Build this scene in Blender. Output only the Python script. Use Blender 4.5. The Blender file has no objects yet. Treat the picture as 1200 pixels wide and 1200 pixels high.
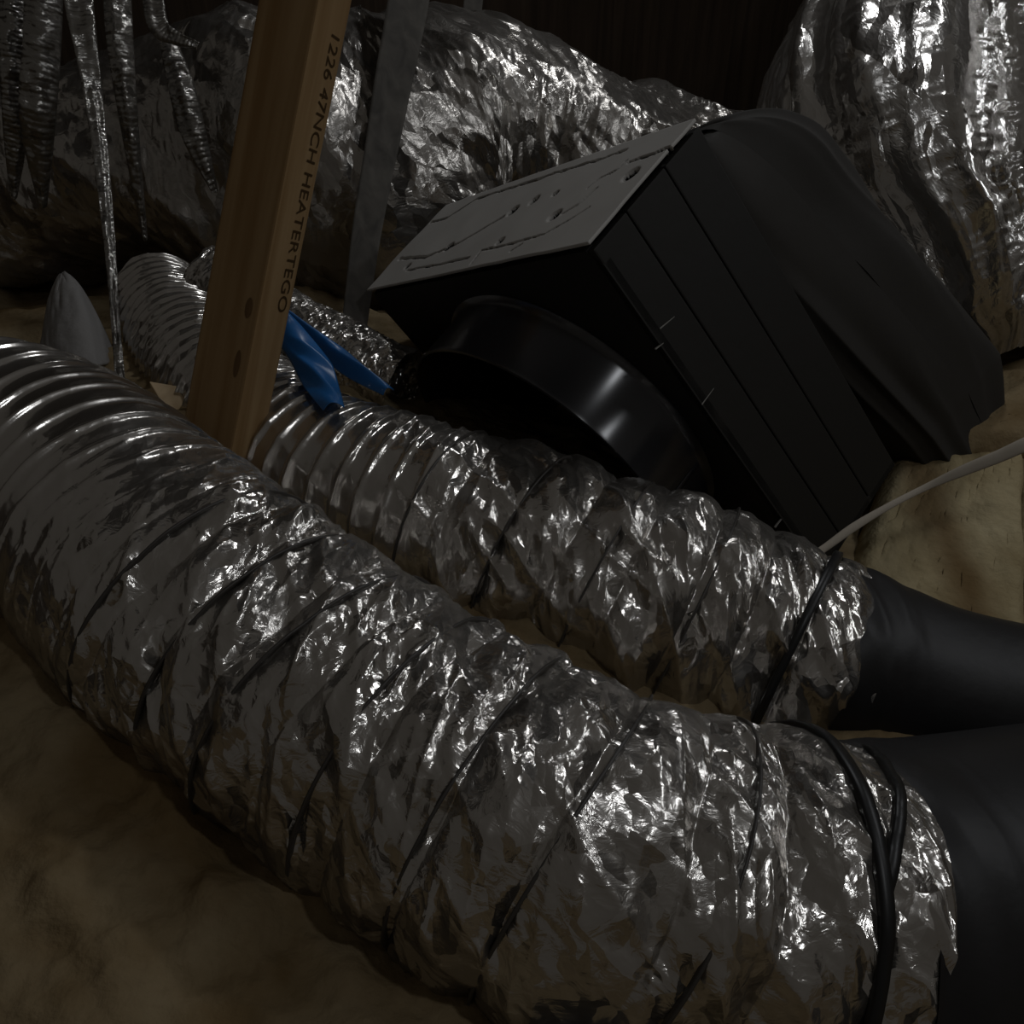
import bpy, bmesh, math, random
import numpy as np
from mathutils import Vector, Matrix

random.seed(7)
SC = bpy.context.scene
COL = SC.collection
F = 1039.0                      # focal length for a 1200 px frame
PITCH = math.radians(35)
H = 1.15                        # camera height above the attic floor

# ------------------------------------------------------------------ camera
cd = bpy.data.cameras.new('camera')
cam = bpy.data.objects.new('camera', cd); COL.objects.link(cam)
cam.location = (0, 0, H)
cam.rotation_euler = (math.pi/2 - PITCH, 0, 0)
cd.sensor_width = 36.0
cd.lens = 36.0 * F / 1200.0
cd.clip_start = 0.02
SC.camera = cam

# ------------------------------------------------------------------ world, lights, exposure
w = bpy.data.worlds.new('world'); SC.world = w
w.use_nodes = True
bg = w.node_tree.nodes['Background']
bg.inputs['Color'].default_value = (1.0, 0.93, 0.84, 1)
bg.inputs['Strength'].default_value = 0.045
SC.view_settings.view_transform = 'Standard'
SC.view_settings.look = 'None'
SC.view_settings.gamma = 1.0
SC.view_settings.exposure = 0.0
SC.view_settings.use_curve_mapping = False

def area(name, loc, target, size, power, color, size_y=None):
    l = bpy.data.lights.new(name, 'AREA')
    l.energy = power; l.color = color; l.size = size
    if size_y:
        l.shape = 'RECTANGLE'; l.size_y = size_y
    o = bpy.data.objects.new(name, l); COL.objects.link(o)
    o.location = loc
    o.rotation_euler = (Vector(target) - Vector(loc)).to_track_quat('-Z', 'Y').to_euler()
    return o
area('work_lamp_light', (0.75, 0.2, H + 0.75), (0.1, 1.1, 0.2), 0.10, 1.9, (0.93, 0.96, 1.0))
area('top_fill_light', (0.6, 2.8, H + 1.4), (-0.1, 1.7, 0.3), 0.16, 6.2, (0.95, 0.97, 1.0))  # unseen lamp added at the back to light the box and duct tops
# unseen side lamp, stretched along the collar axis to draw its highlight streak
tube = area('side_lamp_light', (2.3, 1.3, H + 0.95), (0.1, 1.5, 0.3), 0.10, 6.0, (0.93, 0.96, 1.0), size_y=1.3)
_z = (Vector((2.3, 1.3, H+.95)) - Vector((.1, 1.5, .3))).normalized(); _y = Vector((.60, .65, .46)); _y = (_y-_z*_y.dot(_z)).normalized()
tube.rotation_euler = Matrix((_y.cross(_z), _y, _z)).transposed().to_euler()

# ------------------------------------------------------------------ frames of reference
CP, SP = math.cos(PITCH), math.sin(PITCH)
def c2w(v):
    """camera axes (right, up, back) -> world direction"""
    return Vector((v[0], v[1]*SP - v[2]*CP, v[1]*CP + v[2]*SP))
def P(px, py, d):
    return Vector((0, 0, H)) + c2w(((px-600)/F*d, -(py-600)/F*d, -d))

# ------------------------------------------------------------------ numpy noise
_T = {}
def table(seed):
    if seed not in _T:
        _T[seed] = np.random.RandomState(seed).rand(128, 128)
    return _T[seed]
def vnoise(u, v, seed=0):
    t = table(seed)
    iu, iv = np.floor(u).astype(int), np.floor(v).astype(int)
    fu, fv = u-iu, v-iv
    fu = fu*fu*(3-2*fu); fv = fv*fv*(3-2*fv)
    a = t[iu % 128, iv % 128]; b = t[(iu+1) % 128, iv % 128]
    c = t[iu % 128, (iv+1) % 128]; d = t[(iu+1) % 128, (iv+1) % 128]
    return (a*(1-fu)+b*fu)*(1-fv) + (c*(1-fu)+d*fu)*fv
def ridge(u, v, seed=0):
    return 1-np.abs(2*vnoise(u, v, seed)-1)
def fold(s, t, ang, wl, ratio, seed):
    """sharp creases running along the direction 'ang' (from the axis), wavelength wl, ratio = length / width"""
    ca, sa = math.cos(ang), math.sin(ang)
    p = s*ca + t*sa; q = -s*sa + t*ca
    q = q + 0.35*wl*(vnoise(p/wl/2, q/wl/2, seed+50)-.5)
    return ridge(p/(wl*ratio)+9, q/wl+9, seed)

# ------------------------------------------------------------------ object helpers
def link(name, me, mat=None, parent=None):
    o = bpy.data.objects.new(name, me); COL.objects.link(o)
    if mat is not None and not me.materials: me.materials.append(mat)
    if parent is not None: o.parent = parent
    return o
def tag(o, label=None, cat=None, group=None, kind=None):
    if label: o['label'] = label
    if cat: o['category'] = cat
    if group: o['group'] = group
    if kind: o['kind'] = kind
    return o
def grid_mesh(name, V, nu, nv, wrap_v=False, uv=None, attr=None, smooth=True, cap=False):
    """V (nu*nv,3) array"""
    me = bpy.data.meshes.new(name)
    i = np.arange(nu-1)[:, None]; nj = nv if wrap_v else nv-1
    j = np.arange(nj)[None, :]
    j2 = (j+1) % nv
    q = np.stack([(i*nv+j), (i*nv+j2), ((i+1)*nv+j2), ((i+1)*nv+j)], -1).reshape(-1, 4)
    nf = len(q)
    me.vertices.add(len(V)); me.vertices.foreach_set('co', np.ascontiguousarray(V, dtype=np.float32).ravel())
    me.loops.add(nf*4); me.loops.foreach_set('vertex_index', q.astype(np.int32).ravel())
    me.polygons.add(nf); me.polygons.foreach_set('loop_start', np.arange(0, nf*4, 4, dtype=np.int32))
    me.polygons.foreach_set('loop_total', np.full(nf, 4, np.int32))
    if smooth: me.polygons.foreach_set('use_smooth', np.ones(nf, bool))
    me.update(calc_edges=True)
    if uv is not None:
        l = me.uv_layers.new(name='metres')
        l.data.foreach_set('uv', uv[q.ravel()].astype(np.float32).ravel())
    if attr is not None:
        a = me.attributes.new('crumple', 'FLOAT', 'POINT')
        a.data.foreach_set('value', attr.astype(np.float32).ravel())
    me.validate()
    return me
def py_mesh(name, verts, faces, smooth=False):
    me = bpy.data.meshes.new(name)
    me.from_pydata([tuple(v) for v in verts], [], faces); me.update()
    bm = bmesh.new(); bm.from_mesh(me)
    bmesh.ops.recalc_face_normals(bm, faces=bm.faces); bm.to_mesh(me); bm.free()
    if smooth: me.polygons.foreach_set('use_smooth', [True]*len(me.polygons))
    return me
def bevel(me, w_, seg=2):
    bm = bmesh.new(); bm.from_mesh(me)
    bmesh.ops.bevel(bm, geom=list(bm.edges), offset=w_, segments=seg, profile=.6, affect='EDGES')
    bm.to_mesh(me); bm.free(); return me
def hexa(name, c8, bev=0.0):
    fs = [(0,1,2,3),(4,7,6,5),(0,4,5,1),(1,5,6,2),(2,6,7,3),(3,7,4,0)]
    me = py_mesh(name, c8, fs)
    if bev: bevel(me, bev)
    return me
def crom(pts, n):
    """Catmull-Rom through rows of pts, n samples evenly spaced by length"""
    p = np.array(pts, float); p = np.vstack([2*p[0]-p[1], p, 2*p[-1]-p[-2]])
    out = []
    for i in range(1, len(p)-2):
        t = np.linspace(0, 1, 40, endpoint=False)[:, None]
        a, b, c, d = p[i-1], p[i], p[i+1], p[i+2]
        out.append(.5*((2*b)+(-a+c)*t+(2*a-5*b+4*c-d)*t*t+(-a+3*b-3*c+d)*t**3))
    out.append(p[-2][None]); o = np.vstack(out)
    L = np.concatenate([[0], np.cumsum(np.linalg.norm(np.diff(o[:, :3], axis=0), axis=1))])
    s = np.linspace(0, L[-1], n)
    return np.stack([np.interp(s, L, o[:, k]) for k in range(o.shape[1])], 1), s
class Tube:
    """swept surface; theta = 0 is the top, seam underneath"""
    def __init__(self, pts, nu, nv, disp=None, lean=0.0):
        self.lean = lean
        rows = [tuple(P(a, b, d)) + (r*d/F,) for a, b, d, r in pts]
        self.C, self.s = crom(rows, nu)
        self.px = np.interp(np.linspace(0, 1, nu), np.linspace(0, 1, nu), np.linspace(0, 1, nu))
        c = self.C[:, :3]
        T = np.gradient(c, axis=0)
        k = np.ones(9)/9                                # soften the frames so the surface stays even in bends
        Tp = np.vstack([T[:1].repeat(4, 0), T, T[-1:].repeat(4, 0)])
        T = np.stack([np.convolve(Tp[:, i], k, 'valid') for i in range(3)], 1)
        T /= np.linalg.norm(T, axis=1, keepdims=True)
        up = np.array([0, -.15, 1.0])
        N = up - (T@up)[:, None]*T; N /= np.linalg.norm(N, axis=1, keepdims=True)
        self.T, self.N, self.B = T, N, np.cross(T, N)
        self.nu, self.nv, self.disp = nu, nv, disp
    def surf(self, si, th, off=0.0):
        """points at row-coordinates si (arc length) and angles th"""
        si = si + self.lean*np.sin(th)*np.clip(1-si/.25, 0, 1) if self.lean else si
        g = lambda A: np.stack([np.interp(si, self.s, A[:, k]) for k in range(3)], -1)
        r = np.interp(si, self.s, self.C[:, 3])
        d = self.disp(si, th, r) if self.disp else 0
        if isinstance(d, tuple): d = d[0]
        R = r + d + off
        return g(self.C[:, :3]) + R[..., None]*(np.cos(th)[..., None]*g(self.N) + np.sin(th)[..., None]*g(self.B))
    def mesh(self, name, attr=None):
        th = np.linspace(-math.pi, math.pi, self.nv)
        S, TH = np.meshgrid(self.s, th, indexing='ij')
        V = self.surf(S.ravel(), TH.ravel())
        V = V.reshape(self.nu, self.nv, 3); V[:, -1] = V[:, 0]
        V = V.reshape(-1, 3)
        r = self.C[:, 3].mean()
        uv = np.stack([S.ravel(), TH.ravel()*r], 1)
        cr = attr(S.ravel(), TH.ravel()) if attr else np.ones(len(V))
        return grid_mesh(name, V, self.nu, self.nv, uv=uv, attr=cr)
    def s_at(self, frac): return frac*self.s[-1]

# ------------------------------------------------------------------ materials
def nt(name):
    m = bpy.data.materials.new(name); m.use_nodes = True
    t = m.node_tree; b = t.nodes['Principled BSDF']
    return m, t, b
def node(t, typ, **kw):
    n = t.nodes.new(typ)
    for k, v in kw.items(): setattr(n, k, v)
    return n
def vmath(t, op, a, b=None):
    n = node(t, 'ShaderNodeVectorMath', operation=op)
    for i, x in enumerate((a, b)):
        if x is None: continue
        if hasattr(x, 'type') and hasattr(x, 'links'): t.links.new(x, n.inputs[i])
        else: n.inputs[i].default_value = x
    return n.outputs[0]
def foil(name, base=(.70, .67, .63), rough=.13, big=.03, small=.009, k1=.42, k2=.35, stretch=2.2, ang=.9, dust_haze=.42):
    m, t, b = nt(name)
    b.inputs['Base Color'].default_value = (*base, 1)
    b.inputs['Metallic'].default_value = 1.0
    b.inputs['Roughness'].default_value = rough
    uv = node(t, 'ShaderNodeUVMap', uv_map='metres').outputs[0]
    # wander the coordinates so the facets are not a clean pattern
    nz = node(t, 'ShaderNodeTexNoise'); nz.inputs['Scale'].default_value = 14; nz.inputs['Detail'].default_value = 3
    t.links.new(uv, nz.inputs['Vector'])
    wob = vmath(t, 'MULTIPLY', vmath(t, 'SUBTRACT', nz.outputs['Color'], (.5, .5, .5)), (.05, .05, 0))
    co = vmath(t, 'ADD', uv, wob)
    def vor(size, st, an, seed):
        mp = node(t, 'ShaderNodeMapping', vector_type='TEXTURE')
        mp.inputs['Rotation'].default_value = (0, 0, an)
        mp.inputs['Scale'].default_value = (size*st, size, 1)
        mp.inputs['Location'].default_value = (seed, seed*.7, 0)
        t.links.new(co, mp.inputs['Vector'])
        v = node(t, 'ShaderNodeTexVoronoi', voronoi_dimensions='2D'); v.inputs['Scale'].default_value = 1
        t.links.new(mp.outputs[0], v.inputs['Vector'])
        return vmath(t, 'SUBTRACT', v.outputs['Color'], (.5, .5, .5))
    a = vmath(t, 'MULTIPLY', vor(big, stretch, ang, .3), (k1*2,)*3)
    c = vmath(t, 'MULTIPLY', vor(small, stretch, ang+.25, 1.7), (k2*2,)*3)
    sm = vmath(t, 'ADD', a, c)
    at = node(t, 'ShaderNodeAttribute', attribute_name='crumple')
    sc = node(t, 'ShaderNodeVectorMath', operation='SCALE')
    t.links.new(sm, sc.inputs[0]); t.links.new(at.outputs['Fac'], sc.inputs['Scale'])
    # bump of fine creases first, facets on top of its normal
    n2 = node(t, 'ShaderNodeTexNoise'); n2.inputs['Scale'].default_value = 70; n2.inputs['Detail'].default_value = 4
    n2.inputs['Distortion'].default_value = 1.2
    t.links.new(co, n2.inputs['Vector'])
    bp = node(t, 'ShaderNodeBump'); bp.inputs['Strength'].default_value = .28; bp.inputs['Distance'].default_value = .006
    t.links.new(n2.outputs['Fac'], bp.inputs['Height'])
    ms = node(t, 'ShaderNodeMath', operation='MULTIPLY'); ms.inputs[1].default_value = .28
    t.links.new(at.outputs['Fac'], ms.inputs[0]); t.links.new(ms.outputs[0], bp.inputs['Strength'])
    nn = vmath(t, 'NORMALIZE', vmath(t, 'ADD', bp.outputs[0], sc.outputs[0]))
    t.links.new(nn, b.inputs['Normal'])
    # dusty film: uneven dull patches
    d = node(t, 'ShaderNodeTexNoise'); d.inputs['Scale'].default_value = 6; d.inputs['Detail'].default_value = 5
    t.links.new(uv, d.inputs['Vector'])
    mr = node(t, 'ShaderNodeMapRange'); mr.inputs['From Min'].default_value = .35; mr.inputs['From Max'].default_value = .7
    mr.inputs['To Min'].default_value = rough; mr.inputs['To Max'].default_value = rough+.14
    t.links.new(d.outputs['Fac'], mr.inputs['Value']); t.links.new(mr.outputs[0], b.inputs['Roughness'])
    b2 = node(t, 'ShaderNodeBsdfPrincipled'); b2.inputs['Base Color'].default_value = (*[c*dust_haze for c in (.50, .46, .41)], 1)  # dusty layer that also puts ambient haze into the foil colour
    b2.inputs['Metallic'].default_value = .55; b2.inputs['Roughness'].default_value = .55
    t.links.new(nn, b2.inputs['Normal'])
    mx = node(t, 'ShaderNodeMixShader'); mx.inputs[0].default_value = .40
    t.links.new(b.outputs[0], mx.inputs[1]); t.links.new(b2.outputs[0], mx.inputs[2])
    t.links.new(mx.outputs[0], t.nodes['Material Output'].inputs[0])
    return m
def fluffy(name, c1, c2, scale=5.0, bump=.5):
    m, t, b = nt(name)
    tc = node(t, 'ShaderNodeTexCoord').outputs['Object']
    n = node(t, 'ShaderNodeTexNoise'); n.inputs['Scale'].default_value = scale; n.inputs['Detail'].default_value = 6
    n.inputs['Roughness'].default_value = .55
    t.links.new(tc, n.inputs['Vector'])
    r = node(t, 'ShaderNodeValToRGB'); r.color_ramp.elements[0].position = .36; r.color_ramp.elements[1].position = .64
    r.color_ramp.elements[0].color = (*c1, 1); r.color_ramp.elements[1].color = (*c2, 1)
    t.links.new(n.outputs['Fac'], r.inputs[0]); t.links.new(r.outputs[0], b.inputs['Base Color'])
    b.inputs['Roughness'].default_value = 1; b.inputs['Specular IOR Level'].default_value = .05
    f = node(t, 'ShaderNodeTexNoise'); f.inputs['Scale'].default_value = 60; f.inputs['Detail'].default_value = 5
    t.links.new(tc, f.inputs['Vector'])
    bp = node(t, 'ShaderNodeBump'); bp.inputs['Strength'].default_value = bump; bp.inputs['Distance'].default_value = .01
    t.links.new(f.outputs['Fac'], bp.inputs['Height']); t.links.new(bp.outputs[0], b.inputs['Normal'])
    return m
def plain(name, col, rough=.6, spec=.5, bump=0.0, bscale=80, metal=0.0):
    m, t, b = nt(name)
    b.inputs['Base Color'].default_value = (*col, 1); b.inputs['Roughness'].default_value = rough
    b.inputs['Specular IOR Level'].default_value = spec; b.inputs['Metallic'].default_value = metal
    if bump:
        tc = node(t, 'ShaderNodeTexCoord').outputs['Object']
        f = node(t, 'ShaderNodeTexNoise'); f.inputs['Scale'].default_value = bscale; f.inputs['Detail'].default_value = 4
        t.links.new(tc, f.inputs['Vector'])
        bp = node(t, 'ShaderNodeBump'); bp.inputs['Strength'].default_value = bump; bp.inputs['Distance'].default_value = .005
        t.links.new(f.outputs['Fac'], bp.inputs['Height']); t.links.new(bp.outputs[0], b.inputs['Normal'])
    return m
def wood(name, c1, c2, axis_scale=(30, 30, 1.6)):
    m, t, b = nt(name)
    tc = node(t, 'ShaderNodeTexCoord').outputs['Object']
    mp = node(t, 'ShaderNodeMapping'); mp.inputs['Scale'].default_value = axis_scale
    t.links.new(tc, mp.inputs['Vector'])
    n = node(t, 'ShaderNodeTexNoise'); n.inputs['Scale'].default_value = 1; n.inputs['Detail'].default_value = 5
    n.inputs['Distortion'].default_value = .6
    t.links.new(mp.outputs[0], n.inputs['Vector'])
    r = node(t, 'ShaderNodeValToRGB'); r.color_ramp.elements[0].position = .3; r.color_ramp.elements[1].position = .7
    r.color_ramp.elements[0].color = (*c1, 1); r.color_ramp.elements[1].color = (*c2, 1)
    t.links.new(n.outputs['Fac'], r.inputs[0]); t.links.new(r.outputs[0], b.inputs['Base Color'])
    b.inputs['Roughness'].default_value = .75; b.inputs['Specular IOR Level'].default_value = .2
    bp = node(t, 'ShaderNodeBump'); bp.inputs['Strength'].default_value = .15; bp.inputs['Distance'].default_value = .003
    t.links.new(n.outputs['Fac'], bp.inputs['Height']); t.links.new(bp.outputs[0], b.inputs['Normal'])
    return m

M_foil_front = foil('foil_front', big=.034, small=.012, k1=.26, k2=.22)
M_foil_mid = foil('foil_mid', big=.036, small=.013, k1=.26, k2=.20)
M_foil_back = foil('foil_back', base=(.60, .57, .53), big=.07, small=.02, k1=.25, k2=.22, rough=.2)
M_foil_right = foil('foil_right', base=(.72, .70, .67), big=.09, small=.016, k1=.24, k2=.22, rough=.13, stretch=5, ang=.1)
M_foil_fine = foil('foil_fine', big=.02, small=.009, k1=.3, k2=.35, stretch=1.8)
M_foil_strip = foil('foil_strip', dust_haze=.4, base=(.34,.33,.31), big=.03, small=.009, k1=.2, k2=.22, stretch=2.5, ang=1.5)
def stain(m, x0, w_, col):
    t = m.node_tree; b = t.nodes['Principled BSDF']; src = b.inputs['Base Color'].links[0].from_socket
    tc = node(t, 'ShaderNodeTexCoord').outputs['Object']
    n = node(t, 'ShaderNodeTexNoise'); n.inputs['Scale'].default_value = 4; t.links.new(tc, n.inputs['Vector'])
    sx = node(t, 'ShaderNodeSeparateXYZ'); t.links.new(tc, sx.inputs[0])
    a = node(t, 'ShaderNodeMath', operation='MULTIPLY_ADD'); a.inputs[1].default_value = .12; t.links.new(n.outputs['Fac'], a.inputs[0]); t.links.new(sx.outputs[0], a.inputs[2])
    d = node(t, 'ShaderNodeMath', operation='SUBTRACT'); t.links.new(a.outputs[0], d.inputs[0]); d.inputs[1].default_value = x0+.06
    e = node(t, 'ShaderNodeMath', operation='ABSOLUTE'); t.links.new(d.outputs[0], e.inputs[0])
    r = node(t, 'ShaderNodeMapRange', interpolation_type='SMOOTHSTEP'); r.inputs['From Min'].default_value = w_; r.inputs['From Max'].default_value = 0
    r.inputs['To Max'].default_value = .75
    t.links.new(e.outputs[0], r.inputs['Value'])
    mx = node(t, 'ShaderNodeMix', data_type='RGBA'); t.links.new(r.outputs[0], mx.inputs[0]); t.links.new(src, mx.inputs[6]); mx.inputs[7].default_value = (*col, 1)
    t.links.new(mx.outputs[2], b.inputs['Base Color'])
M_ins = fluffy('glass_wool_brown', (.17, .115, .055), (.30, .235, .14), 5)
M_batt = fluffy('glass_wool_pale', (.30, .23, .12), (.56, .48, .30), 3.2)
stain(M_batt, .84, .085, (.13, .075, .03))
M_stud = wood('stud_wood', (.22, .125, .048), (.34, .225, .11))
M_chord = wood('chord_wood', (.5, .36, .2), (.68, .52, .33))
M_old = wood('old_wood', (.05, .035, .025), (.09, .065, .045))
M_strut = wood('grey_wood', (.07, .065, .058), (.13, .12, .105))
M_ink = plain('stamp_ink', (.06, .035, .015), .8, .1)
M_black = plain('black_box_board', (.017, .0155, .013), .65, .25, .15, 30)
M_wrap = plain('black_wrap', (.034, .031, .027), .75, .25, .4, 14)
M_collar = plain('black_collar_plastic', (.020, .020, .022), .19, .9)
M_ring = plain('black_collar_turned', (.020, .020, .022), .24, .9)
_b = M_ring.node_tree.nodes['Principled BSDF']; _b.inputs['Anisotropic'].default_value = .85; _b.inputs['Anisotropic Rotation'].default_value = .25
_tn = node(M_ring.node_tree, 'ShaderNodeTangent', direction_type='UV_MAP', uv_map='metres')
M_ring.node_tree.links.new(_tn.outputs[0], _b.inputs['Tangent'])
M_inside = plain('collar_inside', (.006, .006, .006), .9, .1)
M_sleeve = plain('black_sleeve', (.016, .015, .015), .5, .35, .25, 25)
M_tie = plain('black_tie', (.012, .012, .012), .4, .4)
M_blue = plain('blue_plastic', (.02, .14, .40), .35, .5, .2, 40)
M_cable = plain('cable_jacket', (.42, .37, .30), .6, .3)
M_felt = plain('grey_felt', (.26, .25, .24), .9, .1, .5, 50)
M_scratch = plain('scratch_grey', (.25, .24, .22), .7, .2)
M_floor = plain('floor_board', (.12, .09, .06), .9, .1)

# grey cardboard-like top of the box: cracks and holes are real dents in the mesh, this only gives tone
def m_top():
    m, t, b = nt('box_top_grey')
    tc = node(t, 'ShaderNodeTexCoord').outputs['Object']
    n = node(t, 'ShaderNodeTexNoise'); n.inputs['Scale'].default_value = 7; n.inputs['Detail'].default_value = 4
    t.links.new(tc, n.inputs['Vector'])
    r = node(t, 'ShaderNodeValToRGB'); r.color_ramp.elements[0].color = (.38, .365, .34, 1); r.color_ramp.elements[1].color = (.50, .485, .455, 1)
    t.links.new(n.outputs['Fac'], r.inputs[0]); t.links.new(r.outputs[0], b.inputs['Base Color'])
    b.inputs['Roughness'].default_value = .8
    return m
M_top = m_top()

# ------------------------------------------------------------------ the setting
tag(link('floor', hexa('floor', [(-3.2, -.6, -.03), (3.2, -.6, -.03), (3.2, 4.6, -.03), (-3.2, 4.6, -.03),
                               (-3.2, -.6, 0), (3.2, -.6, 0), (3.2, 4.6, 0), (-3.2, 4.6, 0)]), M_floor), kind='structure')
tag(link('wall_back', hexa('wall_back', [(-3.2, 4.6, 0), (3.2, 4.6, 0), (3.2, 4.65, 0), (-3.2, 4.65, 0),
                                       (-3.2, 4.6, 1.38), (3.2, 4.6, 1.38), (3.2, 4.65, 1.34), (-3.2, 4.65, 1.34)]), M_old), kind='structure')
for nm, x in (('wall_left', -3.25), ('wall_right', 3.2)):
    tag(link(nm, hexa(nm, [(x, -.6, 0), (x+.05, -.6, 0), (x+.05, 4.6, 0), (x, 4.6, 0), (x, -.6, 1.3), (x+.05, -.6, 1.3), (x+.05, 4.6, 1.3), (x, 4.6, 1.3)]), M_old), kind='structure')
CEIL_UP = .6
ceil = tag(link('ceiling', hexa('ceiling', [(-3.2, 4.68, .68), (3.2, 4.68, .68), (3.2, 2.3, 2.6), (-3.2, 2.3, 2.6),
                                   (-3.2, 4.68, .71), (3.2, 4.68, .71), (3.2, 2.3, 2.63), (-3.2, 2.3, 2.63)]), M_old), kind='structure')
ceil.location.z = CEIL_UP
raf = hexa('rafter', [(-.02, 4.60, .58), (.02, 4.60, .58), (.02, 2.3, 2.44), (-.02, 2.3, 2.44),
                      (-.02, 4.60, .72), (.02, 4.60, .72), (.02, 2.3, 2.585), (-.02, 2.3, 2.585)])
for i in range(9):
    r_ = link('rafter', raf, M_old, ceil); r_.location = (-2.4 + .6*i, 0, 0)

# blown insulation: a height field through measured ground points
ctl = [(0,1200,.80),(250,1200,.82),(500,1210,.85),(0,1050,.9),(250,1050,.92),(100,1120,.85),(400,1140,.88),(0,900,1.02),(150,960,.98),(0,740,1.16),(0,820,1.07),
       (120,830,1.07),(300,1000,1.00),(450,1110,.94),(650,1215,.92),(-300,900,1.0),(-300,600,1.5),(900,1330,.95),(1200,1400,1.0),
       (460,675,1.38),(400,640,1.4),(620,770,1.3),(760,850,1.24),(880,880,1.22),(330,590,1.42),(275,530,1.47),(215,500,1.5),(150,440,1.75),
       (400,375,2.2),(340,330,2.4),(420,400,2.1),(450,370,2.4),(30,400,2.15),(60,350,2.6),(-200,350,2.6),(200,350,2.35),(1150,500,1.95),(1250,480,2.0),(1130,470,2.05),(1100,640,1.85),(1200,700,1.72),(1350,750,1.7),(1100,720,1.62),
       (700,480,2.2),(900,560,2.0),(600,380,2.5),(1020,420,2.3)]
cw = np.array([tuple(P(*c)) for c in ctl])
far = np.array([(x, y, .28) for x in (-2.8, -1.4, 0, 1.4, 2.8) for y in (3.0, 3.8, 4.5)] +
               [(x, y, .3) for x in (-2.5, -1.6, 1.6, 2.5) for y in (0, .8, 1.6, 2.4)] + [(x, -.5, .3) for x in (-2, -1, 0, 1, 2)])
cw = np.vstack([cw, far])
def ground(x, y):
    d2 = (x[:, None]-cw[:, 0])**2 + (y[:, None]-cw[:, 1])**2 + .0009
    wt = 1/d2**1.6
    z = (wt*cw[:, 2]).sum(1)/wt.sum(1)
    z = z + .045*(vnoise(x*5, y*5, 3)-.5) + .028*(vnoise(x*13, y*13, 4)-.5) + .012*(vnoise(x*34, y*34, 5)-.5)+ .006*(vnoise(x*80, y*80, 6)-.5)
    return np.maximum(z, .02)
gx = np.concatenate([np.linspace(-3.15, -1.0, 70, endpoint=False), np.linspace(-1.0, 1.1, 330, endpoint=False), np.linspace(1.1, 3.15, 60)])
gy = np.concatenate([np.linspace(-.5, .25, 40, endpoint=False), np.linspace(.25, 2.3, 330, endpoint=False), np.linspace(2.3, 4.58, 90)])
GX, GY = np.meshgrid(gx, gy, indexing='ij')
gz = np.concatenate([ground(a, b) for a, b in zip(np.array_split(GX.ravel(), 20), np.array_split(GY.ravel(), 20))])
V = np.stack([GX.ravel(), GY.ravel(), gz], 1)
me = grid_mesh('insulation', V, len(gx), len(gy))
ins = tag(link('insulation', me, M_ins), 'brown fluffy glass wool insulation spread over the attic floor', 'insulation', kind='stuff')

# ------------------------------------------------------------------ ducts
def strap_ring(tb, s0, half, name, mat, parent, th0=-math.pi, th1=math.pi, tilt=0.0, off=.004, thick=.003, n=160):
    th = np.linspace(th0, th1, n)
    rows = []
    for ds, o_ in ((-half, off), (-half*.8, off+thick), (half*.8, off+thick), (half, off), (half, off-.006), (-half, off-.006)):
        s = s0 + ds + tilt*np.sin(th)
        base = Tube.surf(tb, s, th, 0)
        rows.append((s, th, o_))
    # smooth the radius along theta so the tie bridges the creases
    r = np.interp(s0 + tilt*np.sin(th), tb.s, tb.C[:, 3]) + (tb.disp(s0 + tilt*np.sin(th), th, np.interp(s0, tb.s, tb.C[:, 3])*np.ones(n))[0] if tb.disp else 0)
    k = 9; rp = np.concatenate([r[:1].repeat(k), r, r[-1:].repeat(k)])
    r = np.array([rp[i:i+2*k+1].max() for i in range(n)])*.35 + np.convolve(rp, np.ones(2*k+1)/(2*k+1), 'valid')*.65
    pts = []
    for s, t_, o_ in rows:
        g = lambda A: np.stack([np.interp(s, tb.s, A[:, q]) for q in range(3)], -1)
        pts.append(g(tb.C[:, :3]) + (r+o_)[:, None]*(np.cos(t_)[:, None]*g(tb.N) + np.sin(t_)[:, None]*g(tb.B)))
    pts = np.stack(pts, 1).reshape(-1, 3)
    return link(name, grid_mesh(name, pts, n, 6, wrap_v=True), mat, parent)

def sstep(x, a, b):
    t = np.clip((x-a)/(b-a), 0, 1); return t*t*(3-2*t)

# --- the big front duct
FP = [(-170,520,1.44,128),(-10,535,1.36,135),(95,585,1.3,143),(225,705,1.2,154),(400,838,1.1,166),(540,925,1.04,177),
      (685,1003,1.0,189),(820,1058,1.0,195),(915,1078,1.01,200),(970,1089,1.02,197)]
LF = Tube(FP, 8, 8).s[-1]
_g = np.linspace(0, LF, 400)
_spac = .036 + .054*sstep(_g, .28*LF, .62*LF)
_ph = np.concatenate([[0], np.cumsum(.5*(1/_spac[1:]+1/_spac[:-1])*np.diff(_g))])
def front_disp(s, th, r):
    L = LF; t = th*.17
    ph = np.interp(s, _g, _ph) + th/(2*math.pi) + .22*(vnoise(s*9, th*1.4, 21)-.5)
    a = np.abs(np.sin(math.pi*ph))                  # 0 at each wire
    tight = 1-sstep(s, .28*L, .55*L)                # left end: close ridges
    rib = .0075*np.exp(-(a/.42)**2)*tight
    bag = .011*(a**.7)*(1-tight)*(.55+.9*vnoise(s*6, th*2, 22))
    cr = .05 + .72*sstep(s, .26*L, .52*L)
    big = .030*(vnoise(s*6+3, th*1.3+4, 23)-.5)*cr
    f1 = .017*(fold(s, t, 1.1, .07, 3, 24)-.5)*cr
    f2 = .010*(fold(s, t, .75, .035, 3, 25)-.5)*cr
    f3 = .006*(fold(s, t, 1.35, .018, 3.5, 26)-.5)*cr
    f4 = .0022*(fold(s, t, .5, .009, 2.5, 27)-.5)*cr
    dropn = -.006*sstep(np.abs(th), 2.2, 3.1)
    return (rib+bag+big+f1+f2+f3+f4+dropn,)
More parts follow.
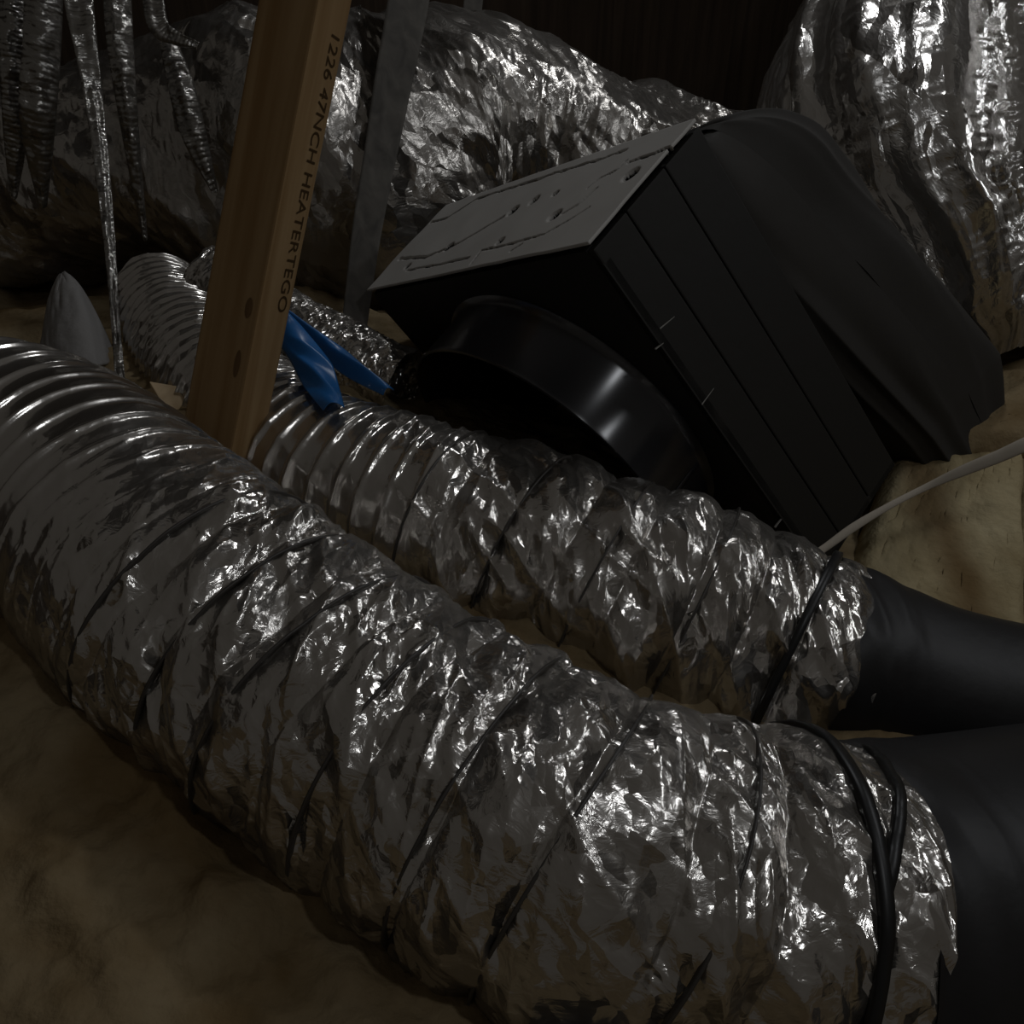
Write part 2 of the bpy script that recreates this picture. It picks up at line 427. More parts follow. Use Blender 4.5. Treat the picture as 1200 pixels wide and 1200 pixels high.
def front_cr(s, th): return .10 + .90*sstep(s, .28*LF, .55*LF)
TF = Tube(FP, 1150, 340, front_disp)
front = tag(link('foil_duct', TF.mesh('foil_duct', front_cr), M_foil_front),
            'largest silver foil flexible duct, in front, ribbed at left and crumpled at right', 'duct')
# --- the middle duct
MP = [(185,350,2.1,50),(240,432,1.82,66),(310,502,1.64,76),(385,552,1.53,87),(470,588,1.48,97),(580,625,1.45,106),
      (712,680,1.42,116),(855,735,1.4,121),(945,765,1.38,112),(1000,784,1.37,94)]
LM = Tube(MP, 8, 8).s[-1]
def mid_disp(s, th, r):
    L = LM; t = th*.16
    sp = .037
    ph = s/sp + th/(2*math.pi) + .3*(vnoise(s*8, th*1.3, 31)-.5)
    a = np.abs(np.sin(math.pi*ph))
    tight = 1-sstep(s, .5*L, .72*L)
    rib = .0080*np.exp(-(a/.42)**2)*tight
    ph2 = s/.09 + th/(2*math.pi)
    bag = .012*(np.abs(np.sin(math.pi*ph2))**.7)*(1-tight)
    cr = .22 + .78*sstep(s, .5*L, .75*L)
    big = .028*(vnoise(s*6+3, th*1.3+4, 33)-.5)*cr
    f1 = .018*(fold(s, t, .9, .075, 3, 34)-.5)*cr
    f2 = .010*(fold(s, t, .55, .036, 3.5, 35)-.5)*cr
    f3 = .005*(fold(s, t, 1.2, .018, 3.5, 36)-.5)*cr
    return (rib+bag+big+f1+f2+f3,)
def mid_cr(s, th): return .2 + .8*sstep(s, .5*LM, .7*LM)
TM = Tube(MP, 1000, 260, mid_disp)
mid = tag(link('foil_duct', TM.mesh('foil_duct', mid_cr), M_foil_mid),
          'silver foil flexible duct between the front duct and the black box', 'duct')

# ties
strap_ring(TM, TM.s_at(.945), .0065, 'strap', M_tie, mid, tilt=-.035)
strap_ring(TF, TF.s[-1]-.068, .006, 'strap', M_tie, front, tilt=.008)
M_wire = plain('wire_grey', (.05, .045, .04), .45, .5)
for k_ in range(7):
    strap_ring(TF, LF*(.47+.068*k_)+.006*math.sin(k_*2.3), .0016, 'wire_rib', M_wire, front, tilt=-.022+.008*math.cos(k_*1.7), off=.0005, thick=.0015, n=120)
for k_ in range(4):
    strap_ring(TM, TM.s_at(.62+.078*k_), .0015, 'wire_rib', M_wire, mid, tilt=-.024, off=.0003, thick=.0014, n=120)
tl = strap_ring(TF, TF.s[-1]-.050, .0055, 'strap_tail', M_tie, front, th0=-.85, th1=.25, tilt=-.062)

LEAN = -.04
# --- black sleeves the two ducts run into
def sleeve_disp(seed):
    def f(s, th, r):
        fade = 1-sstep(s, .02, .16)
        return (.006*(fold(s, th*.16, 1.35, .03, 5, seed)-.5)*fade*1.5 + .012*(vnoise(s*5, th*1.5, seed+1)-.5) + .003*(1-sstep(s, 0, .01)),)
    return f
def sleeve(pts, label, seed, lean):
    tb = Tube(pts, 160, 120, sleeve_disp(seed), lean)
    return tag(link('duct_sleeve', tb.mesh('duct_sleeve'), M_sleeve), label, 'duct sleeve', 'black sleeves at the right edge')
sleeve([(945,765,1.38,107),(985,776,1.375,110),(1040,795,1.37,107),(1110,817,1.36,104),(1250,856,1.35,108),(1420,905,1.33,112)],
       'black duct sleeve on the middle foil duct, below the pale insulation batt', 41, LEAN)
sleeve([(950,1087,1.018,209),(995,1090,1.03,218),(1060,1093,1.05,222),(1200,1090,1.10,232),(1400,1084,1.2,240)],
       'large black duct sleeve on the end of the front foil duct, bottom right corner', 43, 0)

# --- the fine-wrinkled duct under the box corner
DP = [(250,330,2.0,44),(330,382,1.92,44),(400,418,1.86,44),(474,452,1.82,42)]
def fine_disp(s, th, r):
    return (.005*(ridge(s*60, th*3, 51)-.5) + .006*(vnoise(s*18, th*3, 52)-.5) + .003*(ridge(s*130+th*3, th*9, 53)-.5),)
TD = Tube(DP, 420, 130, fine_disp)
tag(link('foil_duct', TD.mesh('foil_duct'), M_foil_fine), 'small finely wrinkled silver foil duct behind the blue plastic', 'duct')

# --- the trunk across the back
BP = [(-160,225,2.55,112),(60,218,2.55,112),(200,190,2.5,128),(330,192,2.48,154),(450,200,2.5,160),(570,168,2.55,126),(700,205,2.6,106),(820,240,2.65,104),(960,300,2.7,100)]
def back_disp(s, th, r):
    t = th*.33
    return (.07*(vnoise(s*2.4, th*1.3, 61)-.5) + .050*(fold(s, t, 1.0, .19, 3, 62)-.5) + .018*(fold(s, t, 1.3, .08, 4, 63)-.5)
            + .006*(fold(s, t, .7, .035, 3, 64)-.5) + .004*(fold(s, t, 1.5, .016, 3, 65)-.5),)
TB = Tube(BP, 700, 240, back_disp)
tag(link('foil_trunk_duct', TB.mesh('foil_trunk_duct'), M_foil_back), 'wide grey foil wrapped trunk duct running across the back behind the wooden stud', 'duct')

# --- the wide duct at upper right
RP = [(1370,-260,2.5,235),(1290,-90,2.42,225),(1192,55,2.36,222),(1118,180,2.32,208),(1100,300,2.28,178),(1130,400,2.24,120),(1150,440,2.22,70)]
def right_disp(s, th, r):
    t = th*.4
    return (.08*(vnoise(s*2.2, th*1.6, 71)-.5) + .085*(fold(s, t, .10, .17, 6, 72)-.5) + .030*(fold(s, t, .22, .07, 6, 73)-.5)
            + .006*(fold(s, t, 1.0, .04, 3, 74)-.5) + .004*(fold(s, t, 1.3, .016, 3, 75)-.5),)
TR = Tube(RP, 560, 300, right_disp)
tag(link('foil_trunk_duct', TR.mesh('foil_trunk_duct'), M_foil_right), 'wide silver foil duct with long bright folds coming down at the upper right', 'duct')

# ------------------------------------------------------------------ the black box
S = .85
Bc = P(690, 285, 1.5*S)
ub = c2w((-.5341, .1251, -.8359)); cb = c2w((.6013, .7522, -.2700)); vb = c2w((.5948, -.6473, -.4741))
LU, LC, LV = .9448*S, .3309*S, .8003*S*1.15
def X(a, c, v): return Bc + ub*a + cb*c + vb*v        # box coordinates in metres
box = bpy.data.objects.new('plenum_box', None); COL.objects.link(box)
tag(box, 'black rectangular distribution box with a grey cracked top and a round collar', 'distribution box')
g = .004
def panel(name, mat, a0, a1, c0, c1, v0, v1, bev=.003):
    me = hexa(name, [X(a0,c0,v0), X(a1,c0,v0), X(a1,c1,v0), X(a0,c1,v0), X(a0,c0,v1), X(a1,c0,v1), X(a1,c1,v1), X(a0,c1,v1)], bev)
    return link(name, me, mat, box)
th = .016
# right side: three boards with recessed joints between them
cuts = [0, LC*.30, LC*.66, LC]
for i in range(3):
    panel('side_panel', M_black, 0, th, cuts[i]+(.0 if i == 0 else .0012), cuts[i+1]-(.0012 if i < 2 else 0), .012, LV)
panel('side_panel', M_black, LU-th, LU, th, LC, .012, LV)
panel('back_panel', M_black, th, LU-th, LC-th, LC, .012, LV)
panel('bottom_panel', M_black, 0, LU, 0, LC, LV-th, LV)
# front panel with the round opening
ca, cv, cr_, cl = .4453*S, .4380*S, .3572*S, .1543*S
n = 96
vs, fs = [], []
def edge_pt(t):
    dx, dy = math.cos(t), math.sin(t)
    k = min(((LU-ca) if dx > 0 else ca)/max(abs(dx), 1e-6), ((LV-cv) if dy > 0 else (cv-.012))/max(abs(dy), 1e-6))
    return ca+dx*k, cv+dy*k
for i in range(n):
    t = 2*math.pi*i/n
    e = edge_pt(t); h = (ca+math.cos(t)*(cr_-.006), cv+math.sin(t)*(cr_-.006))
    vs += [X(e[0], 0, e[1]), X(h[0], 0, h[1]), X(e[0], th, e[1]), X(h[0], th, h[1])]
for i in range(n):
    a, b_ = 4*i, 4*((i+1) % n)
    fs += [(a, b_, b_+1, a+1), (a+2, a+3, b_+3, b_+2), (a+1, b_+1, b_+3, a+3), (a, a+2, b_+2, b_)]
link('front_panel', py_mesh('front_panel', vs, fs), M_black, box)
# collar: thin walled ring with a bead at the box and a rolled lip
prof = [(cr_+.012, -.002), (cr_+.012, .004), (cr_+.003, .009), (cr_, .016), (cr_-.001, cl-.012), (cr_+.001, cl-.006), (cr_+.001, cl), (cr_-.004, cl+.001), (cr_-.007, cl-.003), (cr_-.007, -.02)]
n = 180; vs = []
for i in range(n):
    t = 2*math.pi*i/n
    for r_, o_ in prof:
        vs.append(X(ca+math.cos(t)*r_, -o_, cv+math.sin(t)*r_))
k = len(prof)
fs = [(i*k+j, i*k+(j+1) % k, ((i+1) % n)*k+(j+1) % k, ((i+1) % n)*k+j) for i in range(n) for j in range(k)]
cme = py_mesh('collar', vs, fs, True)
uvl = cme.uv_layers.new(name='metres'); cB = X(ca, 0, cv)
for lp in cme.loops:
    q_ = cme.vertices[lp.vertex_index].co-cB
    uvl.data[lp.index].uv = (math.atan2(q_.dot(vb), q_.dot(-ub)), -q_.dot(cb)*8)
col_ = link('collar', cme, M_ring, box)
md = col_.modifiers.new('edge', 'EDGE_SPLIT'); md.split_angle = math.radians(50)
# seam of the collar: an overlapping tab along its length
def tab(t, wid, name):
    vs = []
    for dt, o_ in ((-wid, .0005), (-wid*.7, .0022), (wid*.7, .0022), (wid, .0005)):
        for l in (.018, cl-.012):
            r_ = cr_+o_; vs.append(X(ca+math.cos(t+dt)*r_, -l, cv+math.sin(t+dt)*r_))
    f_ = [(0,1,3,2),(2,3,5,4),(4,5,7,6)]
    link(name, py_mesh(name, vs, f_, True), M_collar, col_)
tab(math.pi-.30, .02, 'seam_tab')
# near-black sheet added inside; its colour stands in for shade in the collar mouth
link('shade_backing', hexa('shade_backing', [X(th,LC-th-.01,.03), X(LU-th,LC-th-.01,.03), X(LU-th,LC-th,.03), X(th,LC-th,.03),
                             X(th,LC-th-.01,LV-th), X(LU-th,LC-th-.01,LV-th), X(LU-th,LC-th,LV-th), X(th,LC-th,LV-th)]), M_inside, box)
# grey top: fine grid with cracks and holes pressed in
na, nc = 420, 170
A = np.linspace(0, LU, na); Cc = np.linspace(0, LC, nc)
AA, CC = np.meshgrid(A, Cc, indexing='ij')
def from_px(px, py):
    """where a sight line meets the top plane, as (a, c)"""
    o = Vector((0, 0, H)); d = P(px, py, 1)-o
    t = (Bc-o).dot(vb)/d.dot(vb); h = o+d*t-Bc
    return h.dot(ub), h.dot(cb)
dz = .0015*(vnoise(AA*20, CC*20, 81)-.5) + .004*(vnoise(AA*5, CC*9, 82)-.5)*sstep(AA, .25, .5)
def crack(pts, wid, depth):
    global dz
    q = [from_px(*p) for p in pts]
    best = np.full(AA.shape, 9.0)
    for (x0, y0), (x1, y1) in zip(q[:-1], q[1:]):
        dx, dy = x1-x0, y1-y0; L2 = dx*dx+dy*dy
        t = np.clip(((AA-x0)*dx+(CC-y0)*dy)/L2, 0, 1)
        best = np.minimum(best, np.hypot(AA-x0-t*dx, CC-y0-t*dy))
    wn = wid*(.5+vnoise(AA*60, CC*60, 83))
    dz = dz - depth*np.clip(1.3-best/wn, 0, 1)
for pts, wid, dp in [([(507,262),(525,258),(560,235),(600,222),(650,205),(700,190),(722,182),(734,178)], .0035, .03),
                     ([(738,192),(760,184),(782,176)], .004, .03),
                     ([(553,310),(565,295),(600,287),(640,276),(670,258),(690,245)], .0028, .02),
                     ([(478,318),(510,312),(550,303)], .003, .015), ([(470,305),(500,302),(540,285),(590,255)], .004, .012),
                     ([(690,222),(705,210),(725,200),(735,190)], .003, .012), ([(600,295),(612,288)], .003, .014),
                     ([(660,252),(680,240),(700,222)], .003, .010)]:
    crack(pts, wid, dp)
for x, y, r_ in [(479,313,.006),(587,284,.0065),(602,248,.009),(627,236,.008),(652,228,.005),(651,254,.009),(740,206,.010),(527,290,.008)]:
    a0, c0 = from_px(x, y); dz = dz - .025*np.clip(1.6-np.hypot(AA-a0, CC-c0)/(r_*1.15), 0, 1)
V = np.array([tuple(X(0, 0, 0))]) + AA.ravel()[:, None]*np.array(ub) + CC.ravel()[:, None]*np.array(cb) - dz.ravel()[:, None]*np.array(vb)
topme = grid_mesh('top_panel', V, na, nc)
bm = bmesh.new(); bm.from_mesh(topme)
vz = dz.ravel(); bm.verts.ensure_lookup_table()
bmesh.ops.delete(bm, geom=[f_ for f_ in bm.faces if min(vz[v.index] for v in f_.verts) < -.007], context='FACES')
bm.to_mesh(topme); bm.free()
tp = link('top_panel', topme, M_top, box); tp['label'] = 'grey top face with black cracks and holes'
so = tp.modifiers.new('thick', 'SOLIDIFY'); so.thickness = .005; so.offset = 0
# dark board right under the cracked sheet
panel('inner_lid', M_inside, .004, LU-.004, .004, LC-.004, .016, .020, 0)
# pale scratches on the right side and edge
def scratch(pts):
    for (x0, y0), (x1, y1) in zip(pts[:-1], pts[1:]):
        o = Vector((0, 0, H)); q = []
        for x, y in ((x0, y0), (x1, y1)):
            d = P(x, y, 1)-o; t = (Bc-o).dot(ub)/d.dot(ub); q.append(o+d*t - ub*.0012)
        n_ = (q[1]-q[0]).cross(ub).normalized()*.0011
        link('scratch', py_mesh('scratch', [q[0]-n_, q[0]+n_, q[1]+n_*.4, q[1]-n_*.4, q[0]-n_+ub*.003, q[0]+n_+ub*.003, q[1]+n_*.4+ub*.003, q[1]-n_*.4+ub*.003],
             [(0,1,2,3),(4,7,6,5),(0,4,5,1),(1,5,6,2),(2,6,7,3),(3,7,4,0)]), M_scratch, box)
scratch([(773,385),(790,371)]); scratch([(768,409),(777,402)]); scratch([(822,474),(836,455)]); scratch([(908,618),(918,605)])

# black wrapped mass behind the box (insulated boot)
nu_, nv_ = 220, 240
vv = np.linspace(-.0, LV+.12, nu_); tt = np.linspace(-math.pi, math.pi, nv_)
VV, TT = np.meshgrid(vv, tt, indexing='ij')
endf = np.sqrt(np.clip(1-(1-np.clip(VV/.16, 0, 1))**2, 0, 1))*np.clip(1-(VV-LV)/.7, .3, 1)
ce, se = np.cos(TT), np.sin(TT)
pw = .55
ra = .27*(np.sign(ce)*np.abs(ce)**pw)*(.55+.45*endf); rc = .165*(np.sign(se)*np.abs(se)**pw)*endf
ra = ra*np.clip(endf*4, 0, 1)
lump = 1 + .16*(vnoise(TT*1.3+9, VV*5, 91)-.5) + .14*(fold(VV, TT*.3, .05, .12, 5, 92)-.5)
AAv = .15 + ra*.55*lump; CCv = LC + .070 + rc*lump + .19*np.clip(VV/LV, 0, 1.0) - .05*np.exp(-(VV/.06)**2)*0
VVv = VV + .045 + .02*(vnoise(TT*2, VV*5, 93)-.5) + .10*np.clip(CCv-LC, 0, 1)
V = np.array([tuple(Bc)]) + AAv.ravel()[:, None]*np.array(ub) + CCv.ravel()[:, None]*np.array(cb) + VVv.ravel()[:, None]*np.array(vb)
tag(link('wrapped_duct_boot', grid_mesh('wrapped_duct_boot', V, nu_, nv_), M_wrap),
    'soft black wrapped duct boot bulging behind the black distribution box', 'duct boot')

# ------------------------------------------------------------------ wooden stud
def lerp(a, b, t): return a+(b-a)*t
stud_pts = []
rowsT = []
for i in range(13):
    t = -.25 + 1.4*i/12
    y = 520*t
    fx = np.interp(y, [-140, 0, 230, 440, 600], [398, 374, 331, 287, 258])
    lx = np.interp(y, [-140, 0, 230, 360, 440, 600], [328, 305, 262, 236, 221, 200])
    rx = np.interp(y, [-140, 0, 80, 210, 300, 380, 460, 600], [447, 422, 399, 367, 350, 332, 315, 282])
    d = 1.25 + .15*t
    rowsT.append((fx, lx, rx, y, d))
def fit_line(k):
    a = np.array([[r_[3], r_[k]] for r_ in rowsT]); c_ = np.polyfit(a[:, 0], a[:, 1], 1); return lambda y: c_[0]*y+c_[1]
lf, ll, lr = fit_line(0), fit_line(1), fit_line(2)
def stud_edge(fn, y, extra):
    d = 1.25 + .15*y/520 + extra
    return P(fn(y), y, d)
st = []
f0 = stud_edge(lf, 200, 0); OL = stud_edge(ll, 200, .05)-f0; OR = stud_edge(lr, 200, .075)-f0
for y in (-180, 575):
    f_ = stud_edge(lf, y, 0)
    st.append((f_, f_+OL, f_+OL+OR, f_+OR))
c8 = list(st[0])+list(st[1])
def front_at(y):
    # point of the front edge seen at row y
    a, b_ = st[0][0], st[1][0]; lo, hi = 0.0, 1.0
    for _ in range(40):
        m_ = (lo+hi)/2; v = lerp(a, b_, m_)-Vector((0, 0, H))
        if 600-F*(v.y*SP+v.z*CP)/(v.y*CP-v.z*SP) < y: lo = m_
        else: hi = m_
    return lerp(a, b_, lo)
axis = ((st[1][0]+st[1][2])-(st[0][0]+st[0][2])).normalized()
# put the object's own z along the stud so the grain runs lengthwise
zq = axis; xq = (st[0][3]-st[0][0]).normalized(); yq = zq.cross(xq).normalized(); xq = yq.cross(zq).normalized()
R = Matrix((xq, yq, zq)).transposed().to_4x4(); R.translation = (st[0][0]+st[0][2])/2
Ri = R.inverted()
stud = link('stud', hexa('stud', [Ri@v for v in c8], .004), M_stud); stud.matrix_world = R
tag(stud, 'brown wooden stud leaning at left with a dark ink stamp down its edge', 'stud')
# stamped lettering down the right face
def stamp(body, y0, y1, wide, u_mid):
    cu = bpy.data.curves.new('stamp_text', 'FONT'); cu.body = body; cu.size = 1.0; cu.extrude = .0; cu.space_character = 1.0
    ob = bpy.data.objects.new('stamp_tmp', cu); COL.objects.link(ob)
    dg = bpy.context.evaluated_depsgraph_get(); me_ = bpy.data.meshes.new_from_object(ob.evaluated_get(dg))
    bpy.data.objects.remove(ob)
    co = np.array([v.co[:] for v in me_.vertices]); mn, mx = co.min(0), co.max(0)
    a = front_at(y0)+OR*u_mid; b_ = front_at(y1)+OR*u_mid
    dirv = (b_-a); ln = dirv.length; dirv.normalize()
    acr = (OR-dirv*OR.dot(dirv)).normalized()
    nrm = acr.cross(dirv).normalized()
    if nrm.dot(Vector((0, 0, H))-a) < 0: nrm = -nrm
    for i, v in enumerate(me_.vertices):
        x = (co[i, 0]-mn[0])/(mx[0]-mn[0])*ln; y = (co[i, 1]/.7-.5)*wide
        v.co = Ri @ (a + dirv*x + acr*y + nrm*.0012)
    me_.materials.clear(); me_.materials.append(M_ink)
    o_ = link('stamp_text', me_, M_ink, stud); return o_
o_ = stamp('1226 47NCH HEATERTEGO', 36, 372, .023, .70); o_['label'] = 'dark brown ink lettering'
# knots on the left face
def knot(y, f, r1, r2):
    a = front_at(y)+OL*(1-f); dv = (front_at(y+20)-front_at(y)).normalized()
    ac = (-OL - dv*(-OL).dot(dv)).normalized()
    nr = ac.cross(dv).normalized()
    if nr.dot(Vector((0, 0, H))-a) < 0: nr = -nr
    vs = [Ri@(a+nr*.0016)]; 
    for i in range(20):
        t = 2*math.pi*i/20; vs.append(Ri@(a+nr*.0008+dv*math.cos(t)*r1+ac*math.sin(t)*r2))
    k_ = link('knot', py_mesh('knot', vs, [(0, i+1, (i+1) % 20+1) for i in range(20)], True), M_knot, stud); k_['label'] = 'dark knot'
M_knot = wood('knot_wood', (.11, .06, .025), (.17, .10, .045), (90, 90, 20))
knot(362, .82, .016, .007); knot(428, .80, .022, .006)

# short end of lumber behind the front duct
a, b_ = P(183, 448, 1.62), P(250, 560, 1.50)
dv = (b_-a); ac = (P(207, 452, 1.62)-a); dn = Vector((0, 0, -.05))
tag(link('lumber_block', hexa('lumber_block', [a-ac*.35, a+ac, b_+ac, b_-ac*.35, a-ac*.35+dn, a+ac+dn, b_+ac+dn, b_-ac*.35+dn], .002), M_chord),
    'pale sawn lumber end lying left of the stud foot behind the front duct', 'lumber')

# ------------------------------------------------------------------ ribbons: straps, strips, cable, struts
def ribbon(name, pts, mat, thick, label=None, cat=None, group=None, seed=0, rip=0.0, riplen=.008, bulge=0.0, n=260, m=14, parent=None, roundness=0.0):
    """pts: (px,py,depth,width px); a band of real thickness facing the viewer side, rippled across its length"""
    C_, s = crom([tuple(P(a, b, d))+(w_*d/F,) for a, b, d, w_ in pts], n)
    c = C_[:, :3]; T = np.gradient(c, axis=0); T /= np.linalg.norm(T, axis=1, keepdims=True)
    view = np.array((0, 0, H))-c
    W = np.cross(T, view); W /= np.linalg.norm(W, axis=1, keepdims=True); N = np.cross(W, T)
    x = np.linspace(-1, 1, m)
    vs = []
    ring = []
    for i in range(n):
        hw = C_[i, 3]/2
        for side in (1, -1):
            xx = x if side == 1 else x[::-1]
            prof_ = np.sqrt(np.clip(1-xx*xx, 0, 1))*roundness*hw
            rr = rip*.45*(np.abs(np.sin(math.pi*(s[i]/riplen+.12*np.sin(xx*2+s[i]*30))))-.5) + rip*2.2*(vnoise(np.full(m, s[i]*45), xx*1.6+3, seed)-.5) + rip*3*(vnoise(np.full(m, s[i]*6), xx*2.2+8, seed+1)-.5) + bulge*(1-xx*xx)
            vs.append(c[i] + xx[:, None]*hw*W[i] + (rr+side*(thick/2+prof_))[:, None]*N[i])
    V = np.concatenate(vs)
    uv = np.stack([np.repeat(s, 2*m), np.tile(np.concatenate([x, x[::-1]])*C_[:, 3].mean()/2, n)], 1)
    me_ = grid_mesh(name, V, n, 2*m, wrap_v=True, uv=uv, attr=np.ones(len(V)))
    bm = bmesh.new(); bm.from_mesh(me_); bm.verts.ensure_lookup_table()
    bm.faces.new([bm.verts[i] for i in range(2*m)][::-1]); bm.faces.new([bm.verts[(n-1)*2*m+i] for i in range(2*m)])
    bmesh.ops.recalc_face_normals(bm, faces=bm.faces)
    bm.to_mesh(me_); bm.free()
    return tag(link(name, me_, mat, parent), label, cat, group)
G = 'foil strips hanging at upper left'
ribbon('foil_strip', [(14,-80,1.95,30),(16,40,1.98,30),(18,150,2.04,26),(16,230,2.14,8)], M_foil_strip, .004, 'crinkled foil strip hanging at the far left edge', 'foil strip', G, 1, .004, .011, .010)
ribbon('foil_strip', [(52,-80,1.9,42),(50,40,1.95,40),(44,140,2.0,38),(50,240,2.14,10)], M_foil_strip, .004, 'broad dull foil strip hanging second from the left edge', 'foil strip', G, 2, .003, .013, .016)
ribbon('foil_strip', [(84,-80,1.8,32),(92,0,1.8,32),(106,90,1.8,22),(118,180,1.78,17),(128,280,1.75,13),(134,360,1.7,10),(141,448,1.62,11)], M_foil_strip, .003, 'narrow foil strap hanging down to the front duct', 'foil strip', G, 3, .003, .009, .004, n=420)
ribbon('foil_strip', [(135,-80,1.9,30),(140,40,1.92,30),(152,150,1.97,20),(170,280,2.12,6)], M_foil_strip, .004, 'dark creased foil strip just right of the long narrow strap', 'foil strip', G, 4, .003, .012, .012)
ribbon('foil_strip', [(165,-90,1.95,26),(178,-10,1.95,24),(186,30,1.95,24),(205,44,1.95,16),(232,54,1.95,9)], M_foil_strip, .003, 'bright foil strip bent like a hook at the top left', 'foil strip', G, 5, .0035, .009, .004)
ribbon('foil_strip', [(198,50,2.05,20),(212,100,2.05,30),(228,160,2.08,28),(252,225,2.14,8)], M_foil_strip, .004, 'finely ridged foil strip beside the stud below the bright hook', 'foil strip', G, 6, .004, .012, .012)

ribbon('web_strut', [(492,-90,2.12,48),(479,0,2.1,47),(462,90,2.08,44),(446,180,2.06,38),(430,270,2.04,34),(418,360,2.04,30),(406,450,2.04,28)], M_strut, .03,
       'dull grey strut crossing in front of the trunk duct right of the stud', 'strut')
ribbon('web_strut', [(566,-90,2.95,22),(556,-10,2.95,22),(545,90,2.95,22)], M_strut, .03,
       'thin grey strut rising behind the top of the trunk duct', 'strut')
ribbon('cable', [(940,660,1.44,9),(968,641,1.44,9),(1000,618,1.44,10),(1040,594,1.44,8),(1085,571,1.44,8),(1130,551,1.42,13),(1170,535,1.40,15),(1215,515,1.38,17),(1300,480,1.36,18)], M_cable, .002,
       'flat off-white cable crossing in front of the box at right', 'cable', None, 7, 0, .01, 0, roundness=.45)

# ------------------------------------------------------------------ pale batts at right
def batt(name, quad, thick, label, mat, seed, nu=90, nv=90, rough=.005):
    q = [np.array(tuple(P(*c))) for c in quad]
    u = np.linspace(0, 1, nu); v = np.linspace(0, 1, nv); U, W_ = np.meshgrid(u, v, indexing='ij')
    U2 = U + .03*(vnoise(W_*9, U*2, seed)-.5); 
    p = (q[0]*(1-U2[..., None])+q[1]*U2[..., None])*(1-W_[..., None]) + (q[3]*(1-U2[..., None])+q[2]*U2[..., None])*W_[..., None]
    nr = np.cross(q[1]-q[0], q[3]-q[0]); nr /= np.linalg.norm(nr)
    if nr@(np.array((0, 0, H))-q[0]) < 0: nr = -nr
    edge = np.minimum(np.minimum(U, 1-U), np.minimum(W_, 1-W_))
    hgt = thick*np.sqrt(np.clip(edge/.07, 0, 1)) + rough*2*(vnoise(U*5, W_*4, seed+1)-.5) + rough*(vnoise(U*16, W_*14, seed+2)-.5)+ rough*.4*(vnoise(U*45, W_*45, seed+3)-.5)
    V = (p+(hgt-thick)[..., None]*nr).reshape(-1, 3)
    me_ = grid_mesh(name, V, nu, nv)
    o = tag(link(name, me_, mat), label, 'insulation batt', 'pale insulation batts at right')
    sd = o.modifiers.new('thick', 'SOLIDIFY'); sd.thickness = .03; sd.offset = 0
    return o
batt('insulation_batt', [(965,765,1.58),(1203,840,1.52),(1197,520,1.86),(1058,532,1.90)], .05, 'pale yellow insulation batt below the white cable at right', M_batt, 101)
batt('insulation_batt', [(1203,775,1.62),(1400,800,1.6),(1400,540,1.9),(1196,535,1.9)], .05, 'sliver of insulation batt at the right frame edge beyond the torn gap', M_batt, 105)
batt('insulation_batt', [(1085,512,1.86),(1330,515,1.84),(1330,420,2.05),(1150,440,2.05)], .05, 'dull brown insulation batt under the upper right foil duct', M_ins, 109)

# ------------------------------------------------------------------ grey flap, blue plastic, dark fitting
# grey felt flap: half cone standing on the ground
apex = np.array(tuple(P(76, 322, 1.92)))
base = [np.array(tuple(P(x, y, d))) for x, y, d in ((50,405,1.86),(62,432,1.78),(90,440,1.74),(118,430,1.76),(136,425,1.86))]
nb = 40; bs, _ = crom(np.array(base), nb)
rows = []
for k_ in np.linspace(0, 1, 50):
    w_ = k_**.62
    row = apex[None]*(1-k_) + bs*k_
    cen = row.mean(0); row = cen + (row-cen)*(w_/max(k_, 1e-3) if k_ > 0 else 0)
    row = row + np.stack([0*bs[:, 0], 0*bs[:, 0], .006*(vnoise(np.arange(nb)*.3, np.full(nb, k_*7), 111)-.5)], 1)
    rows.append(row)
me_ = grid_mesh('felt_flap', np.concatenate(rows), 50, nb)
o = tag(link('felt_flap', me_, M_felt), 'grey pointed felt flap standing behind the front duct at far left', 'flap')
sd = o.modifiers.new('thick', 'SOLIDIFY'); sd.thickness = .006

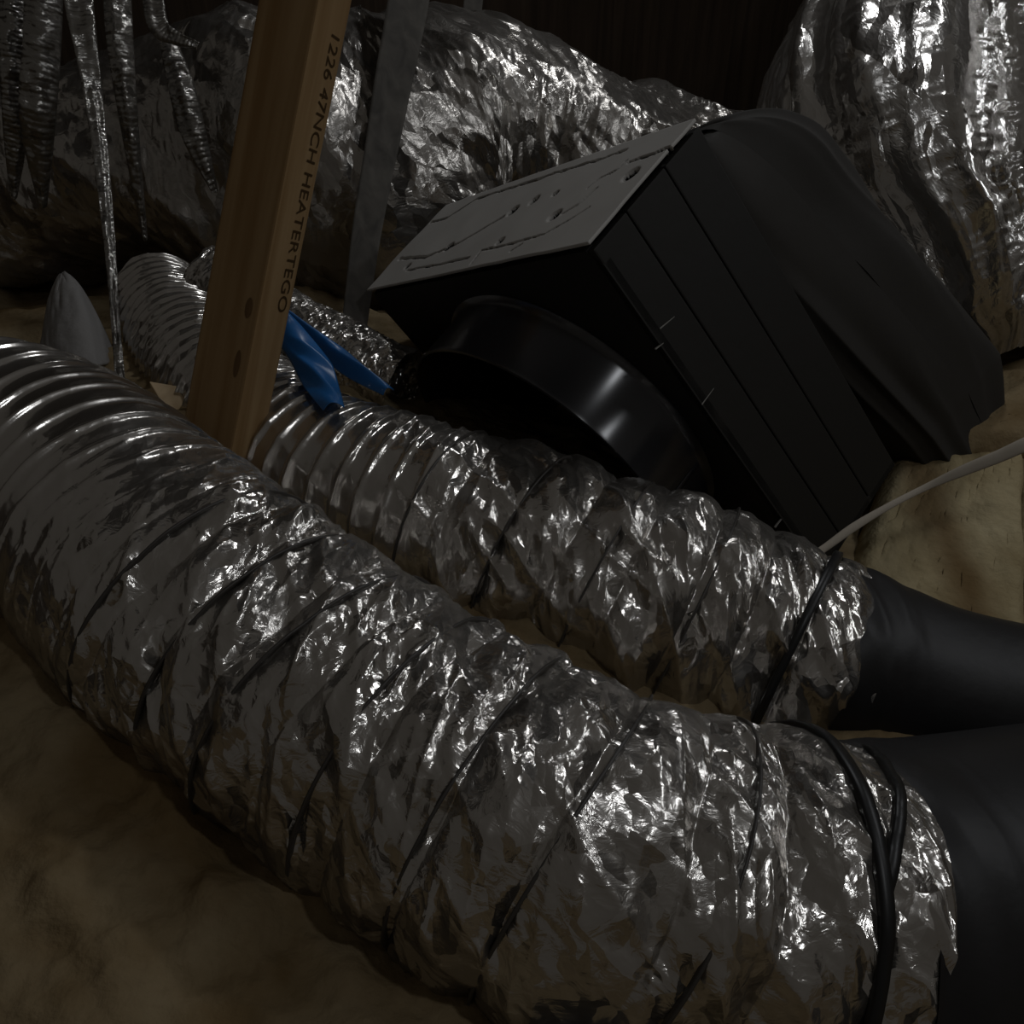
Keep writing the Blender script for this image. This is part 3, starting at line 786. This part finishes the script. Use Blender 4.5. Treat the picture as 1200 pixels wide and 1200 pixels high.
def blade(name, outline_rows, mat, label, seed):
    """rows of (left px,py) (right px,py) depth: a crumpled sheet"""
    L_ = np.array([tuple(P(a, b, d)) for (a, b), _, d in outline_rows]); R_ = np.array([tuple(P(a, b, d)) for _, (a, b), d in outline_rows])
    n_ = 80; Lc, _ = crom(L_, n_); Rc, _ = crom(R_, n_); m_ = 24
    x = np.linspace(0, 1, m_)[None, :, None]
    p = Lc[:, None]*(1-x) + Rc[:, None]*x
    I, J = np.meshgrid(np.arange(n_)/n_, np.arange(m_)/m_, indexing='ij')
    up = .016*(np.sin(math.pi*J)) + .014*(fold(I*.2, J*.05, .3, .03, 4, seed)-.5)
    p[..., 2] += up; p[..., 1] -= up*.4
    me_ = grid_mesh(name, p.reshape(-1, 3), n_, m_)
    return me_, label
bl = bpy.data.objects.new('blue_plastic', None); COL.objects.link(bl)
tag(bl, 'torn bright blue plastic sheet in two tails right of the stud foot', 'plastic sheet')
for rows_, sd_ in (([((318,372),(340,370),1.52),((320,392),(358,390),1.53),((342,425),(388,428),1.52),((358,455),(399,462),1.47),((380,484),(404,482),1.42)], 121),
                   ([((330,372),(340,368),1.53),((362,402),(372,392),1.56),((400,436),(412,420),1.55),((450,466),(462,462),1.52)], 122)):
    me_, _ = blade('tail', rows_, M_blue, None, sd_)
    o = link('tail', me_, M_blue, bl); sd = o.modifiers.new('thick', 'SOLIDIFY'); sd.thickness = .0015

# dark fitting peeping up at the bottom edge
bm = bmesh.new()
bmesh.ops.create_uvsphere(bm, u_segments=48, v_segments=24, radius=1)
for v in bm.verts:
    a = math.atan2(v.co.y, v.co.x); rr = math.hypot(v.co.x, v.co.y)
    k_ = 1+.06*math.cos(10*a)*(rr > .4)
    v.co.x *= k_; v.co.y *= k_; v.co.z = max(v.co.z, -.2)
for v in bm.verts: v.co = Vector((v.co.x*.062, v.co.y*.05, v.co.z*.04))
me_ = bpy.data.meshes.new('hose_cap'); bm.to_mesh(me_); bm.free(); me_.polygons.foreach_set('use_smooth', [True]*len(me_.polygons))
o = link('hose_cap', me_, M_collar); o.location = P(668, 1222, .86)
tag(o, 'glossy black ribbed cap at the bottom edge below the front duct', 'cap')
